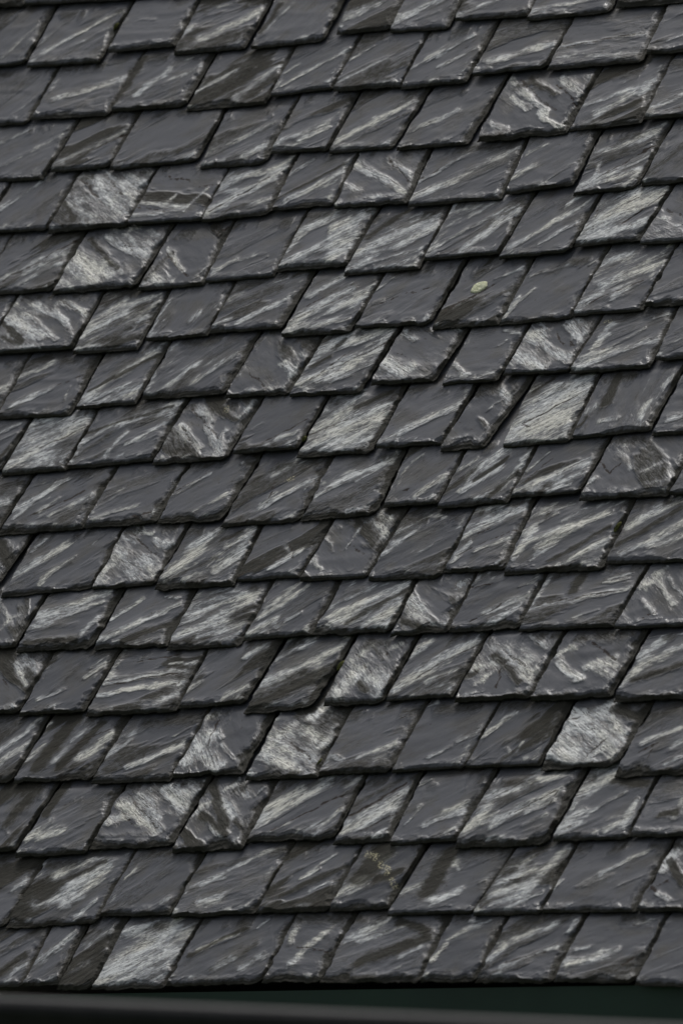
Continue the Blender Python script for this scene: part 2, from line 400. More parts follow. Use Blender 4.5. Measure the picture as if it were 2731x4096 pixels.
600,380,700,270,25,8 680,220,1000,110,30,6 750,320,1020,180,25,6 840,160,920,90,16,8 720,360,830,290,14,5 820,290,1000,190,6,-5 700,230,850,150,8,-4 950,280,1010,190,5,-4 880,290,990,230,14,5 860,350,960,300,14,4
1120,180,1260,110,40,8 1040,350,1110,290,30,7 1150,290,1310,190,10,5 1230,370,1310,330,14,5 1270,130,1400,150,25,-6 1310,350,1360,230,14,6 1070,270,1090,220,12,5 1530,310,1568,230,20,4 1480,300,1540,290,25,-5
140,570,230,450,60,-7 150,468,200,486,9,9 218,510,248,555,9,9 262,585,282,616,8,9 80,640,130,600,30,6 210,480,300,430,25,4 430,640,520,460,50,-6 540,480,570,540,12,5 860,640,1030,460,35,6 760,600,900,540,14,6 750,600,850,580,8,-5 850,520,900,480,14,6 830,520,950,450,20,-3
1200,560,1470,420,8,5 1130,620,1250,560,8,4 1480,530,1560,430,30,7 1510,500,1568,600,16,-7 1420,640,1500,590,12,-4
L7
300,130,430,20,50,6 350,200,430,130,14,6 90,150,250,60,30,-3 160,150,280,110,12,5 480,150,520,120,12,4 730,140,760,120,14,5 890,140,990,120,18,6 860,60,990,20,14,5 1400,80,1500,40,10,4
80,430,150,380,12,6 10,450,120,360,30,-4 60,330,180,280,12,3 40,480,70,440,12,4 180,400,330,280,30,5 390,320,520,220,30,4 340,440,400,400,22,3
520,420,760,250,80,6 560,250,780,210,30,6 650,420,760,350,30,5 480,480,600,420,12,3 890,340,1060,270,12,7 970,430,1040,380,14,6 1080,430,1180,370,14,5 1150,240,1200,200,10,5 850,370,1100,240,20,-4 950,440,1150,320,25,-3
1300,310,1340,220,18,5 1390,330,1480,250,22,5 1320,400,1360,360,16,6 1330,330,1480,350,5,-5
R7
20,110,120,40,30,6 200,30,300,0,30,-5 450,130,570,90,22,7 310,100,400,60,18,5 650,50,700,20,12,4 720,100,880,50,16,7 850,130,930,90,12,5 970,90,1020,40,10,8 1090,70,1200,20,12,3 1290,60,1370,20,12,3 1460,100,1500,130,10,6 1430,60,1460,90,12,-5
90,280,250,190,30,5 110,300,330,230,6,7 130,400,420,290,40,-5 300,380,400,330,16,4 300,210,420,260,25,-5 200,470,300,430,12,3 450,400,500,330,12,6 540,290,660,220,14,5 600,210,700,210,12,4
820,300,1000,220,22,6 700,390,770,330,18,6 770,430,1000,330,18,5 1060,260,1080,210,12,6 780,410,960,360,10,-4 1060,410,1180,380,25,6 1090,350,1150,330,8,4 1200,370,1270,350,22,5 1300,410,1360,380,8,-6 1360,210,1450,200,14,4 1330,220,1430,240,5,-4 1450,380,1568,330,14,2
'''

# ------------------------------------------------------------------ materials
def new_mat(name):
    mt = bpy.data.materials.new(name); mt.use_nodes = True
    nt = mt.node_tree; nt.nodes.clear()
    out = nt.nodes.new('ShaderNodeOutputMaterial'); p = nt.nodes.new('ShaderNodeBsdfPrincipled')
    nt.links.new(p.outputs[0], out.inputs[0])
    return mt, nt, p

class N:
    def __init__(s, nt): s.nt = nt
    def node(s, t, **kw):
        n = s.nt.nodes.new(t)
        for k, v in kw.items(): setattr(n, k, v)
        return n
    def put(s, sock, v):
        if isinstance(v, bpy.types.NodeSocket): s.nt.links.new(v, sock)
        else: sock.default_value = v
    def math(s, op, a, b=0.0, c=0.0, clamp=False):
        n = s.node('ShaderNodeMath', operation=op, use_clamp=clamp)
        s.put(n.inputs[0], a); s.put(n.inputs[1], b); s.put(n.inputs[2], c); return n.outputs[0]
    def ramp(s, v, lo, hi, a=0.0, b=1.0):
        n = s.node('ShaderNodeMapRange', interpolation_type='SMOOTHSTEP')
        s.put(n.inputs[0], v); n.inputs[1].default_value = lo; n.inputs[2].default_value = hi
        s.put(n.inputs[3], a); s.put(n.inputs[4], b); return n.outputs[0]
    def mix(s, f, a, b):
        n = s.node('ShaderNodeMix', data_type='RGBA')
        s.put(n.inputs[0], f); s.put(n.inputs[6], a); s.put(n.inputs[7], b); return n.outputs[2]
    def scale(s, vec, sc):
        n = s.node('ShaderNodeVectorMath', operation='MULTIPLY'); s.put(n.inputs[0], vec); n.inputs[1].default_value = sc; return n.outputs[0]
    def noise(s, vec, scale=1.0, detail=4.0, rough=0.55, dist=0.0):
        n = s.node('ShaderNodeTexNoise'); s.put(n.inputs['Vector'], vec); n.inputs['Scale'].default_value = scale
        n.inputs['Detail'].default_value = detail; n.inputs['Roughness'].default_value = rough; n.inputs['Distortion'].default_value = dist
        return n.outputs[0]

def slate_material():
    mt, nt, p = new_mat('slate'); n = N(nt)
    ga = n.node('ShaderNodeAttribute', attribute_name='grain').outputs['Vector']   # x along the grain, y across it, z one number per slate
    mk = n.node('ShaderNodeAttribute', attribute_name='marks')
    sp = n.node('ShaderNodeSeparateColor'); nt.links.new(mk.outputs['Color'], sp.inputs[0])
    pale, dirt_shade, brown = sp.outputs[0], sp.outputs[1], sp.outputs[2]
    lich = mk.outputs['Alpha']
    sx = n.node('ShaderNodeSeparateXYZ'); nt.links.new(ga, sx.inputs[0]); seed = sx.outputs[2]
    obj = n.node('ShaderNodeTexCoord').outputs['Object']
    # streaks at several widths
    s1 = n.noise(n.scale(ga, (11, 58, 1)), 1, 6, .60, .4)
    s2 = n.noise(n.scale(ga, (30, 260, 1)), 1, 4, .65, .15)
    s3 = n.noise(n.scale(ga, (55, 95, 1)), 1, 6, .68, .8)
    cl = n.noise(n.scale(ga, (10, 14, 1)), 1, 3, .5, .3)
    fine = n.noise(n.scale(ga, (160, 420, 1)), 1, 3, .6)
    tone = n.noise(n.scale(ga, (0, 0, 1.37)), 1, 0)
    warp = n.node('ShaderNodeTexNoise'); nt.links.new(n.scale(ga, (20, 34, 1)), warp.inputs['Vector']); warp.inputs['Scale'].default_value = 1; warp.inputs['Detail'].default_value = 3
    wv = n.node('ShaderNodeVectorMath', operation='MULTIPLY_ADD'); nt.links.new(warp.outputs['Color'], wv.inputs[0]); wv.inputs[1].default_value = (.016, .010, 0); nt.links.new(ga, wv.inputs[2])
    gw = wv.outputs[0]
    pa = n.noise(n.scale(gw, (15, 42, 1)), 1, 8, .62, .4)          # chalky patches
    hol = n.noise(n.scale(gw, (70, 130, 1)), 1, 4, .62, .4)        # small gaps in them
    st = n.math('ADD', n.math('MULTIPLY', s1, .28), n.math('ADD', n.math('MULTIPLY', pa, .52), n.math('MULTIPLY', hol, .20)))
    stc = n.math('MULTIPLY', n.math('SUBTRACT', st, .5), 2.5)
    stc = n.math('MULTIPLY', stc, n.ramp(pale, 0.0, .45, .7, 1.5))
    v = n.math('ADD', n.math('MULTIPLY', pale, .74), stc)
    f = n.ramp(v, .27, .46)
    f2 = n.ramp(n.math('ADD', v, n.math('MULTIPLY', n.math('SUBTRACT', hol, .5), 1.3)), .42, .95)
    # faint wisps anywhere
    wisp = n.math('MULTIPLY', n.ramp(s1, .60, .72), n.ramp(cl, .48, .62))
    base = n.mix(n.ramp(tone, .25, .75), (.046, .050, .061, 1), (.096, .100, .114, 1))
    spk = n.noise(obj, 900, 2, .6)
    base = n.mix(n.math('MULTIPLY', n.ramp(spk, .35, .65), .35), base, (.045, .046, .050, 1))
    base = n.mix(n.ramp(cl, .45, .75), base, n.mix(.7, base, (.066, .060, .044, 1)))
    base = n.mix(n.math('MULTIPLY', fine, .22), base, (.05, .05, .054, 1))
    warm = n.ramp(n.noise(n.scale(ga, (6, 14, .83)), 1, 2, .5), .42, .62)
    paleC = n.mix(s3, (.17, .18, .20, 1), (.38, .38, .37, 1))
    paleC2 = n.mix(s2, (.50, .51, .51, 1), (.86, .845, .79, 1))
    wm = n.mix(warm, (.95, .98, 1.01, 1), (1.01, 1.0, .93, 1))
    def tint(q):
        t = n.node('ShaderNodeMix', data_type='RGBA', blend_type='MULTIPLY'); t.inputs[0].default_value = 1; n.put(t.inputs[6], q); n.put(t.inputs[7], wm); return t.outputs[2]
    paleC = tint(paleC); paleC2 = tint(paleC2)
    c = n.mix(n.math('MULTIPLY', wisp, .35), base, (.17, .175, .185, 1))
    bl = n.math('MULTIPLY', n.ramp(n.math('ADD', pale, n.math('MULTIPLY', n.math('SUBTRACT', pa, .5), 1.4)), .05, .75), .62)
    c = n.mix(bl, c, (.165, .17, .165, 1))
    c = n.mix(f, c, paleC)
    c = n.mix(n.math('MULTIPLY', f2, .9), c, paleC2)
    # soft dark stains, with overlap shade painted in; brown: rusty lines with pits
    dm = n.ramp(n.math('ADD', dirt_shade, n.math('MULTIPLY', n.math('SUBTRACT', s3, .5), .9)), .22, .72)
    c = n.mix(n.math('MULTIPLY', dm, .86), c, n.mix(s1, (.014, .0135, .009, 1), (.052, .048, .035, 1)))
    bm = n.ramp(n.math('ADD', brown, n.math('MULTIPLY', n.math('SUBTRACT', hol, .5), 2.6)), .30, .70)
    c = n.mix(n.math('MULTIPLY', bm, .85), c, (.032, .023, .017, 1))
    pit = n.ramp(n.noise(n.scale(ga, (60, 260, 1)), 1, 2, .5), .61, .69)
    c = n.mix(n.math('MULTIPLY', n.math('MULTIPLY', pit, n.ramp(pale, .12, .4)), .9), c, (.035, .028, .023, 1))
    ck = n.noise(n.scale(gw, (9, 120, 1)), 1, 3, .5, .1)
    ck = n.math('SUBTRACT', 1.0, n.ramp(n.math('ABSOLUTE', n.math('SUBTRACT', ck, .5)), .004, .022))
    ck = n.math('MULTIPLY', ck, n.ramp(n.math('ADD', cl, n.math('MULTIPLY', pale, .25)), .52, .66))
    c = n.mix(n.math('MULTIPLY', ck, .85), c, (.022, .017, .014, 1))
    lm = n.math('MULTIPLY', n.ramp(lich, .2, .5), n.ramp(n.noise(obj, 260, 3, .6), .50, .58))
    c = n.mix(lm, c, (.48, .44, .29, 1))
    nt.links.new(c, p.inputs['Base Color'])
    r = n.math('ADD', .28, n.math('MULTIPLY', f, .16))
    r = n.math('ADD', r, n.math('MULTIPLY', s3, .16))
    r = n.math('ADD', r, n.math('MULTIPLY', dm, .25))
    nt.links.new(r, p.inputs['Roughness'])
    p.inputs['IOR'].default_value = 1.5
    n.put(p.inputs['Specular IOR Level'], n.math('MULTIPLY_ADD', n.math('MAXIMUM', dm, bm), -.42, .5))
    h = n.math('ADD', n.math('MULTIPLY', s1, .7), n.math('ADD', n.math('MULTIPLY', s2, .35), n.math('ADD', n.math('MULTIPLY', s3, .5), n.math('MULTIPLY', fine, .12))))
    h = n.math('SUBTRACT', h, n.math('MULTIPLY', n.math('ADD', bm, ck), .16))
    h = n.math('ADD', h, n.math('MULTIPLY', f2, .12))
    amp = n.ramp(n.math('ADD', pale, dirt_shade), 0.0, .6, .12, 1.0)
    b = n.node('ShaderNodeBump'); n.put(b.inputs['Height'], n.math('MULTIPLY', h, amp)); b.inputs['Distance'].default_value = .004; b.inputs['Strength'].default_value = .9
    nt.links.new(b.outputs[0], p.inputs['Normal'])
    return mt

def slate_edge_material():
    mt, nt, p = new_mat('slate_edge'); n = N(nt)
    co = n.node('ShaderNodeTexCoord').outputs['Object']
    a = n.noise(n.scale(co, (40, 40, 500)), 1, 4, .6); b = n.noise(co, 90, 4, .6)
    c = n.mix(n.ramp(a, .35, .7), (.008, .008, .005, 1), (.030, .029, .020, 1))
    c = n.mix(n.ramp(b, .62, .72), c, (.03, .033, .017, 1))
    nt.links.new(c, p.inputs['Base Color']); p.inputs['Roughness'].default_value = .75; p.inputs['Specular IOR Level'].default_value = .12
    bp = n.node('ShaderNodeBump'); n.put(bp.inputs['Height'], a); bp.inputs['Distance'].default_value = .004; nt.links.new(bp.outputs[0], p.inputs['Normal'])
    return mt

def simple_mat(name, c1, c2, scale=20, rough=.7, metal=0.0, bump=.001, stretch=(1, 1, 1)):
    mt, nt, p = new_mat(name); n = N(nt)
    co = n.scale(n.node('ShaderNodeTexCoord').outputs['Object'], stretch)
    a = n.noise(co, scale, 5, .6, .3)
    nt.links.new(n.mix(n.ramp(a, .3, .7), c1 + (1,), c2 + (1,)), p.inputs['Base Color'])
    p.inputs['Roughness'].default_value = rough; p.inputs['Metallic'].default_value = metal
    bp = n.node('ShaderNodeBump'); n.put(bp.inputs['Height'], a); bp.inputs['Distance'].default_value = bump; nt.links.new(bp.outputs[0], p.inputs['Normal'])
    return mt

M_SLATE = slate_material(); M_EDGE = slate_edge_material()
M_WOOD = simple_mat('deck_boards', (.03, .025, .02), (.06, .045, .035), 12, .85, 0, .002, (1, 8, 1))
M_GREEN = simple_mat('green_wall_paint', (.006, .026, .017), (.010, .036, .023), 4, .6)
M_METAL = simple_mat('gutter_metal', (.010, .010, .011), (.018, .018, .019), 15, .6, 0)
M_GRASS = simple_mat('grass', (.03, .05, .02), (.05, .07, .03), 1.5, .95)
M_MOSS = simple_mat('moss', (.05, .06, .012), (.12, .12, .03), 220, .95, 0, .003)
M_LICHEN = simple_mat('lichen', (.55, .57, .34), (.85, .86, .64), 240, .9, 0, .004)

# ------------------------------------------------------------------ read the marks
def off(r):
    k = int(r[1]); return (0 if r[0] == 'L' else 1331), (3496 if k == 7 else 500*k)
def src(r, x, y):
    ox, oy = off(r); return ox + x/1.12, oy + y/1.12
courses = []
for l in ROWS.strip().split('\n'):
    q = l.split()
    if len(q) == 1: courses.append([]); continue
    vals = list(map(float, q[1:])); courses[-1].append([src(q[0], *vals[0:2]), src(q[0], *vals[2:4]), src(q[0], *vals[4:6])])
strokes = []
reg = None
for tok in STROKES.split():
    if ',' not in tok: reg = tok; continue
    x1, y1, x2, y2, w, s = map(float, tok.split(','))
    p1 = src(reg, x1, y1); p2 = src(reg, x2, y2)
    a = to_roof(*p1); b = to_roof(*p2)
    strokes.append((a[0], a[1], b[0], b[1], w/1.12*0.58e-3*1.15, s))

# ------------------------------------------------------------------ one slate
TILT = 0.0140/E                    # each slate climbs over the two below
def edge_samples(n, k=2.2):
    t = np.linspace(-1, 1, n); return (np.sign(t)*(1-(1-np.abs(t))**k)+1)/2
US = edge_samples(72, 1.6)
DS = np.concatenate([np.linspace(0, .18, 22)**1.0, np.linspace(.18, 1.06, 46)[1:], np.array([1.25, 1.6, 2.12])])*E

def build_slate(name, bl, br, dr, dl, seed, thick, rough, marks, gang, corner=0.0, lcorner=0.0, wash=0.0, film=0.0):
    """bl, br: tail corners on the roof plane; dr, dl: sideways run of the right and left edge per metre up the roof"""
    rs = np.random.RandomState(seed)
    cx, cy = (bl[0]+br[0])/2, (bl[1]+br[1])/2
    Uu, Dd = np.meshgrid(US, DS)                       # rows follow d
    x0 = bl[0]-cx; x1 = br[0]-cx; y0 = bl[1]-cy; y1 = br[1]-cy
    dc = np.minimum(Dd, 1.08*E)
    lx = x0 + dl*dc; rx = x1 + dr*dc
    jag = rough*.6+.35
    lx = lx + (fbm(Dd*45, Dd*0+seed*.37, seed+1, 5, .62)-.5)*.012*jag
    rx = rx + (fbm(Dd*45, Dd*0+seed*.37, seed+2, 5, .62)-.5)*.012*jag
    X = lx*(1-Uu) + rx*Uu
    Y = y0*(1-Uu) + y1*Uu + Dd
    fade = np.clip(1-Dd/(.5*E), 0, 1)
    W_ = (x1-x0)
    xs = Uu*W_
    tj = (fbm(xs*30, xs*0+seed*.11, seed+3, 6, .68)-.5)*.019*jag
    if corner > 0: tj = tj + corner*np.clip((xs-(W_-corner*1.2))/(corner*1.2), 0, 1)**1.4
    if lcorner > 0: tj = tj + lcorner*np.clip((lcorner*1.2-xs)/(lcorner*1.2), 0, 1)**1.4
    Y = Y + tj*fade
    # distances to the three free edges
    dt = np.maximum(Y-(y0*(1-Uu)+y1*Uu)-tj*fade, 0)
    dL = np.maximum(Uu*(rx-lx), 0); dR = np.maximum((1-Uu)*(rx-lx), 0)
    ct = .0035 + rough*.055*np.clip(fbm(xs*16, Dd*10, seed+4, 4)-.32, 0, 1)*2.0*(.4+.6*vnoise(xs*9, xs*0, seed+9))
    ce = .0040 + (rough*.030+.016)*np.clip(fbm(Dd*18, Uu*2, seed+5, 4)-.30, 0, 1)*2.0
    cf = .0015 + rough*.010*np.clip(fbm(Dd*22, Uu*2, seed+6, 3)-.4, 0, 1)*2
    pt = np.clip(dt/ct, 0, 1); pr = np.clip(dR/ce, 0, 1); pl = np.clip(dL/cf, 0, 1)
    pr_ = np.minimum(np.minimum(pt, pr), pl)
    k = 2 + 2*vnoise(xs*7, Dd*12, seed+50)
    pr_ = np.clip(pr_ + (fbm(xs*50, Dd*50, seed+51, 3)-.5)*.5*(pr_ < .98), 0, 1)
    ter = (np.floor(pr_*k) + sstep(.45, .95, pr_*k-np.floor(pr_*k)))/k
    pr_ = .3*pr_ + .7*ter
    hfac = .22 + .78*pr_
    # riven face
    ca, sa = math.cos(gang), math.sin(gang)
    gx = X*ca + Y*sa; gy = -X*sa + Y*ca
    def marks_at(ax, ay, wx, wy):
        n = ax.shape
        pale = np.zeros(n); dirt_shade = np.zeros(n); brn = np.zeros(n); lich = np.zeros(n)
        for (sx, sy, ex, ey, w, s) in marks:
            px = ax+wx*.018-sx; py = ay+wy*.018-sy
            vx, vy = ex-sx, ey-sy; l2 = vx*vx+vy*vy+1e-9
            t = (px*vx+py*vy)/l2; tc = np.clip(t, 0, 1)
            dd = np.hypot(px-tc*vx, py-tc*vy)
            hw = max(w*.5, .0022)
            g = .62*np.exp(-(dd/(hw*1.4+.001))**2) + .38*np.exp(-(dd/(hw*2.6+.006))**2)
            if s >= 9: lich = np.maximum(lich, g)
            elif s > 0: pale = pale + g*((s/6.2)**1.15)*(1-.6*np.clip(pale, 0, 1))
            elif w <= 12*.6e-3: brn = np.maximum(brn, np.exp(-(dd/(hw*.95+.0004))**2)*(-s/5.5))
            else: dirt_shade = np.maximum(dirt_shade, g*(-s/5.5))
        return pale, dirt_shade, brn, lich
    wxg = fbm(gx*26, gy*40, seed+30, 4)-.5; wyg = fbm(gx*26, gy*40, seed+31, 4)-.5
    mp, md, mb_, ml = marks_at(X+cx, Y+cy, wxg, wyg)
    grime_shade = np.exp(-((Dd-.93*E)/.030)**2)*.55*sstep(.45, .62, fbm(X*22+seed, Y*10, seed+53, 4)) + np.exp(-(dt/.020)**2)*(.25+.6*rough)*sstep(.45, .6, fbm(X*26, Y*26+seed, seed+54, 4))  # first term paints shade below the overlapping slate, second is tail grime
    grime_shade = np.maximum(grime_shade, np.exp(-(dR/(.0045+.009*rough*vnoise(Dd*30, Dd*0, seed+61)))**2)*1.1)
    grime_shade = np.maximum(grime_shade, np.exp(-(dL/.0028)**2)*.8)
    grime_shade = np.maximum(grime_shade, np.exp(-(dt/(.0020+.010*rough*vnoise(xs*25, xs*0, seed+62)))**2)*1.0)
    md = np.maximum(md, grime_shade); mp = mp*(1-.7*np.clip(grime_shade, 0, 1))
    wash_n = fbm(gx*5+seed*.7, gy*13, seed+41, 4)
    rim = np.exp(-((dt-.014)/.010)**2)*.34 + np.exp(-((dR-.020)/.009)**2)*.26 + np.exp(-((dL-.010)/.007)**2)*.22
    mp = mp + rim*sstep(.50, .62, fbm(X*28+seed, Y*28, seed+47, 3))*(1-np.clip(mp, 0, 1))
    mp = mp + wash*sstep(.46, .64, wash_n)*(1-.5*np.clip(mp, 0, 1))
    md = np.maximum(md, film*sstep(.50, .62, fbm(gx*4+seed*1.7, gy*15, seed+43, 4))*(1-.8*np.clip(mp, 0, 1)))
    mp = np.clip(mp, 0, 1.15); mp = mp*(.62+.38*sstep(.1, .75, mp))
    act = np.clip(mp*.8+md*.4+mb_*.6, 0, 1)
    act = np.clip(act, 0, .6)
    amp = (.0006 + .0022*act)*(.6+.7*rough)
    riv = (fbm(gx*9+seed, gy*34, seed+7, 5, .55)-.5)*2*amp
    stp = fbm(gx*7, gy*16, seed+8, 4, .6)
    riv = riv + .0016*(.25+.5*act)*(.25+rough)*(sstep(.46, .50, stp)+sstep(.56, .60, stp)-1)
    T = thick*hfac + riv*np.clip(pr_*1.5, 0, 1)
    hid = sstep(.93*E, 1.15*E, Dd)
    T = T*(1-hid) + .006*hid
    T = np.maximum(T, .0012)
    bow = (rs.rand()-.5)*.004
    base = -TILT*Dd + bow*(Uu-.5)*np.clip(1-Dd/E, 0, 1) + rs.rand()*.0006
    base = base + .0012                                    # sits a hair above the slates below
    Z = base + T
    nr, nc = X.shape
    top = np.stack([X, Y, Z], -1).reshape(-1, 3)
    # rim loop (counter clockwise from above), then layers of skirt
    idx = np.arange(nr*nc).reshape(nr, nc)
    loop = np.concatenate([idx[0, :], idx[1:, -1], idx[-1, :-1][::-1], idx[1:-1, 0][::-1]])
    lp = top[loop]; bz = base.reshape(-1)[loop]
    cen = np.array([lp[:, 0].mean(), lp[:, 1].mean()])
    nrm = np.zeros((len(loop), 2))
    nxt = np.roll(lp[:, :2], -1, 0); prv = np.roll(lp[:, :2], 1, 0)
    tg = nxt-prv; tg = tg/np.maximum(np.linalg.norm(tg, axis=1, keepdims=True), 1e-9)
    nrm[:, 0] = tg[:, 1]; nrm[:, 1] = -tg[:, 0]
    arc = np.cumsum(np.linalg.norm(lp[:, :2]-prv, axis=1))
    verts = [top]; rings = [loop]
    L = 4
    cnt = len(top)
    for q in range(1, L+1):
        f = q/L
        z = lp[:, 2]*(1-f)+bz*f
        o = (fbm(arc*60, arc*0+q*3.3, seed+20+q, 3)-.5)*.0035 + .0012*(1 if q % 2 else -1)*(q < L)
        v = np.column_stack([lp[:, :2]+nrm*o[:, None], z]); verts.append(v)
        rings.append(np.arange(cnt, cnt+len(loop))); cnt += len(loop)
    verts = np.concatenate(verts)
    a = idx[:-1, :-1].reshape(-1); b = idx[:-1, 1:].reshape(-1); c = idx[1:, 1:].reshape(-1); d = idx[1:, :-1].reshape(-1)
    q1 = np.stack([a, b, c, d], -1)
    qs = [q1]
    for r0, r1 in zip(rings[:-1], rings[1:]):
        qs.append(np.stack([r0, r1, np.roll(r1, -1), np.roll(r0, -1)], -1))
    quads = np.concatenate(qs)
    nq = len(quads); ln = len(loop)
    me = bpy.data.meshes.new(name)
    me.vertices.add(len(verts)); me.vertices.foreach_set('co', verts.astype(np.float32).ravel())
    me.loops.add(nq*4+ln); me.loops.foreach_set('vertex_index', np.concatenate([quads.ravel(), rings[-1][::-1]]).astype(np.int32))
    me.polygons.add(nq+1)
    me.polygons.foreach_set('loop_start', np.concatenate([np.arange(nq)*4, [nq*4]]).astype(np.int32))
    mi = np.zeros(nq+1, np.int32); mi[len(q1):] = 1
    me.materials.append(M_SLATE); me.materials.append(M_EDGE)
    me.update(calc_edges=True)
    me.polygons.foreach_set('material_index', mi)
    sm = np.zeros(nq+1, bool); sm[:len(q1)] = True; me.polygons.foreach_set('use_smooth', sm)
    n = len(verts); pad = n-X.size
    pale, dirt_shade, brn, lich = [np.concatenate([q.reshape(-1), np.zeros(pad)]) for q in (mp, md, mb_, ml)]
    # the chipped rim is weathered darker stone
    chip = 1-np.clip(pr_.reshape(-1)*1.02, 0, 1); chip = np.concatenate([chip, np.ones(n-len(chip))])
    dirt_shade = np.maximum(dirt_shade, chip*(.75+.4*rough)); pale = pale*(1-.75*chip)
    col = np.stack([pale, dirt_shade, brn, lich], -1)
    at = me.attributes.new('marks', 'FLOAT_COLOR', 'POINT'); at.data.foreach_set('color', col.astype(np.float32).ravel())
    GX = verts[:, 0]*ca+verts[:, 1]*sa; GY = -verts[:, 0]*sa+verts[:, 1]*ca
    gr = np.stack([GX+seed*.713, GY+seed*.371, np.full(n, seed*1.0)], -1)
    at = me.attributes.new('grain', 'FLOAT_VECTOR', 'POINT'); at.data.foreach_set('vector', gr.astype(np.float32).ravel())
    me.validate(clean_customdata=False)
    o = bpy.data.objects.new(name, me); COL.objects.link(o)
    p = roof_pt(cx, cy); o.location = p; o.rotation_euler = (TH, 0, 0)
    return o

# ------------------------------------------------------------------ lay the courses
ORD = ['first','second','third','fourth','fifth','sixth','seventh','eighth','ninth','tenth','eleventh','twelfth','thirteenth','fourteenth','fifteenth','sixteenth','seventeenth']
laid = []          # (course, [slate dicts])
for ci, row in enumerate(courses):
    sl = []
    for (b, r, t) in row:
        B = to_roof(*b); R = to_roof(*r); T_ = to_roof(*t, w=-.004)
        dr = (T_[0]-R[0])/(T_[1]-R[1])
        sl.append(dict(bl=list(B), br=list(R), dr=dr, vis=(r[0] > 6 and b[0] < 2725 and max(b[1], r[1]) > 4)))
    for i, s in enumerate(sl):
        s['dr'] = max(-.16, min(.22, s['dr']))
    for i, s in enumerate(sl):
        s['dl'] = sl[i-1]['dr'] if i else s['dr']*.5
        s['dl'] = .75*s['dl'] + .25*s['dr']
        if i:                       # keep neighbours apart by a few millimetres
            g = s['bl'][0]-sl[i-1]['br'][0]
            if g < .0035: s['bl'][0] = sl[i-1]['br'][0]+.0035
            e = .2; gt = (s['bl'][0]+s['dl']*e)-(sl[i-1]['br'][0]+sl[i-1]['dr']*e)
            if gt < .003: s['dl'] += (.003-gt)/e
            if gt > .012: s['dl'] -= (gt-.012)/e
    laid.append(sl)

def poly_has(s, a, b):
    d = b-(s['bl'][1]+s['br'][1])/2
    if d < -.004 or d > E*1.06: return False
    return s['bl'][0]+s['dl']*d-.004 < a < s['br'][0]+s['dr']*d+.004

for sl in laid:
    for s in sl: s['marks'] = []
for st in strokes:
    ma, mb = (st[0]+st[2])/2, (st[1]+st[3])/2
    for sl in laid:
        hit = [s for s in sl if poly_has(s, ma, mb)]
        if hit and mb > (hit[0]['bl'][1]+hit[0]['br'][1])/2-.003:
            lower = hit[0]
            # an upper course covers the lower one wherever both could hold the mark
            lower['marks'].append(st); break

ROUGH = {(2,1):.6,(3,0):.5,(3,3):.6,(3,6):.6,(3,7):.95,(4,6):.7,(4,5):.5,(5,5):.5,(6,4):.5,(6,6):.6,(6,7):.7,(6,10):.8,(7,1):.6,(7,3):.7,(8,3):.6,(8,5):.8,(8,7):.7,
(9,1):.8,(9,2):.8,(9,3):.9,(9,4):.9,(9,5):1.,(10,1):.6,(10,2):.7,(10,3):1.,(10,8):.9,(11,1):1.,(11,2):.9,(11,3):.8,(11,5):.9,(11,6):.8,(11,7):.9,(12,1):.6,(12,4):1.,(12,5):.6,(12,7):.7,(12,8):.7,(12,9):.8,
(13,1):.8,(13,3):.9,(13,4):.9,(13,8):1.,(13,9):1.,(14,2):.9,(14,3):1.,(14,4):.8,(14,5):.9,(14,7):.8,(15,1):.7,(15,3):.5,(15,4):.5,(15,5):.5,(15,9):.9,(16,1):.5,(16,2):.9,(16,3):.6,(16,4):.6,(16,5):.8,(16,6):1.,(16,7):.6,(16,8):.7,(16,9):.6,
(3,2):.1,(5,4):.1,(10,5):.1,(4,3):.15,(13,6):.2,(13,7):.2}
THICK = {(4,2):.013,(3,7):.0125,(12,7):.013,(12,8):.013,(14,7):.0145,(10,8):.012,(11,1):.012,(4,10):.012,(14,1):.012,(3,2):.011}
CORNER = {(8,7):.004,(12,4):.014,(11,7):.012,(13,8):.018,(9,5):.016,(8,6):0,(1,4):.012,(3,3):.012,(14,7):.016,(16,4):.018,(7,8):.008}
NOTES = {(6,7):'slate with round yellow-green lichen patch',(8,8):'brightest slate, nearly white and pitted',(3,7):'cross-scratched slate with jagged lower edge',
(4,2):'slate with brown stripes slanting right',(5,2):'pale slate crossed by brown bars',(12,2):'slate with bright level stripes',(12,4):'white streaked slate with dark broken edge',
(9,5):'slate with bright streak above dark edge',(10,5):'smooth slate with faint white corner marks',(13,8):'mottled white slate with broken edge',(13,1):'slate with broad dark stains',
(3,2):'wide smooth bare grey slate',(8,3):'brown veined slate with cream fleck',(15,5):'brown stained slate with yellow flecks',(16,6):'dark broken slate with cream fleck',
(11,8):'wide slate with dark smudge on top',(8,9):'smooth slate with dark upright stain',(8,7):'narrow slate with tapered tail',(10,0):'dark mottled slate'}

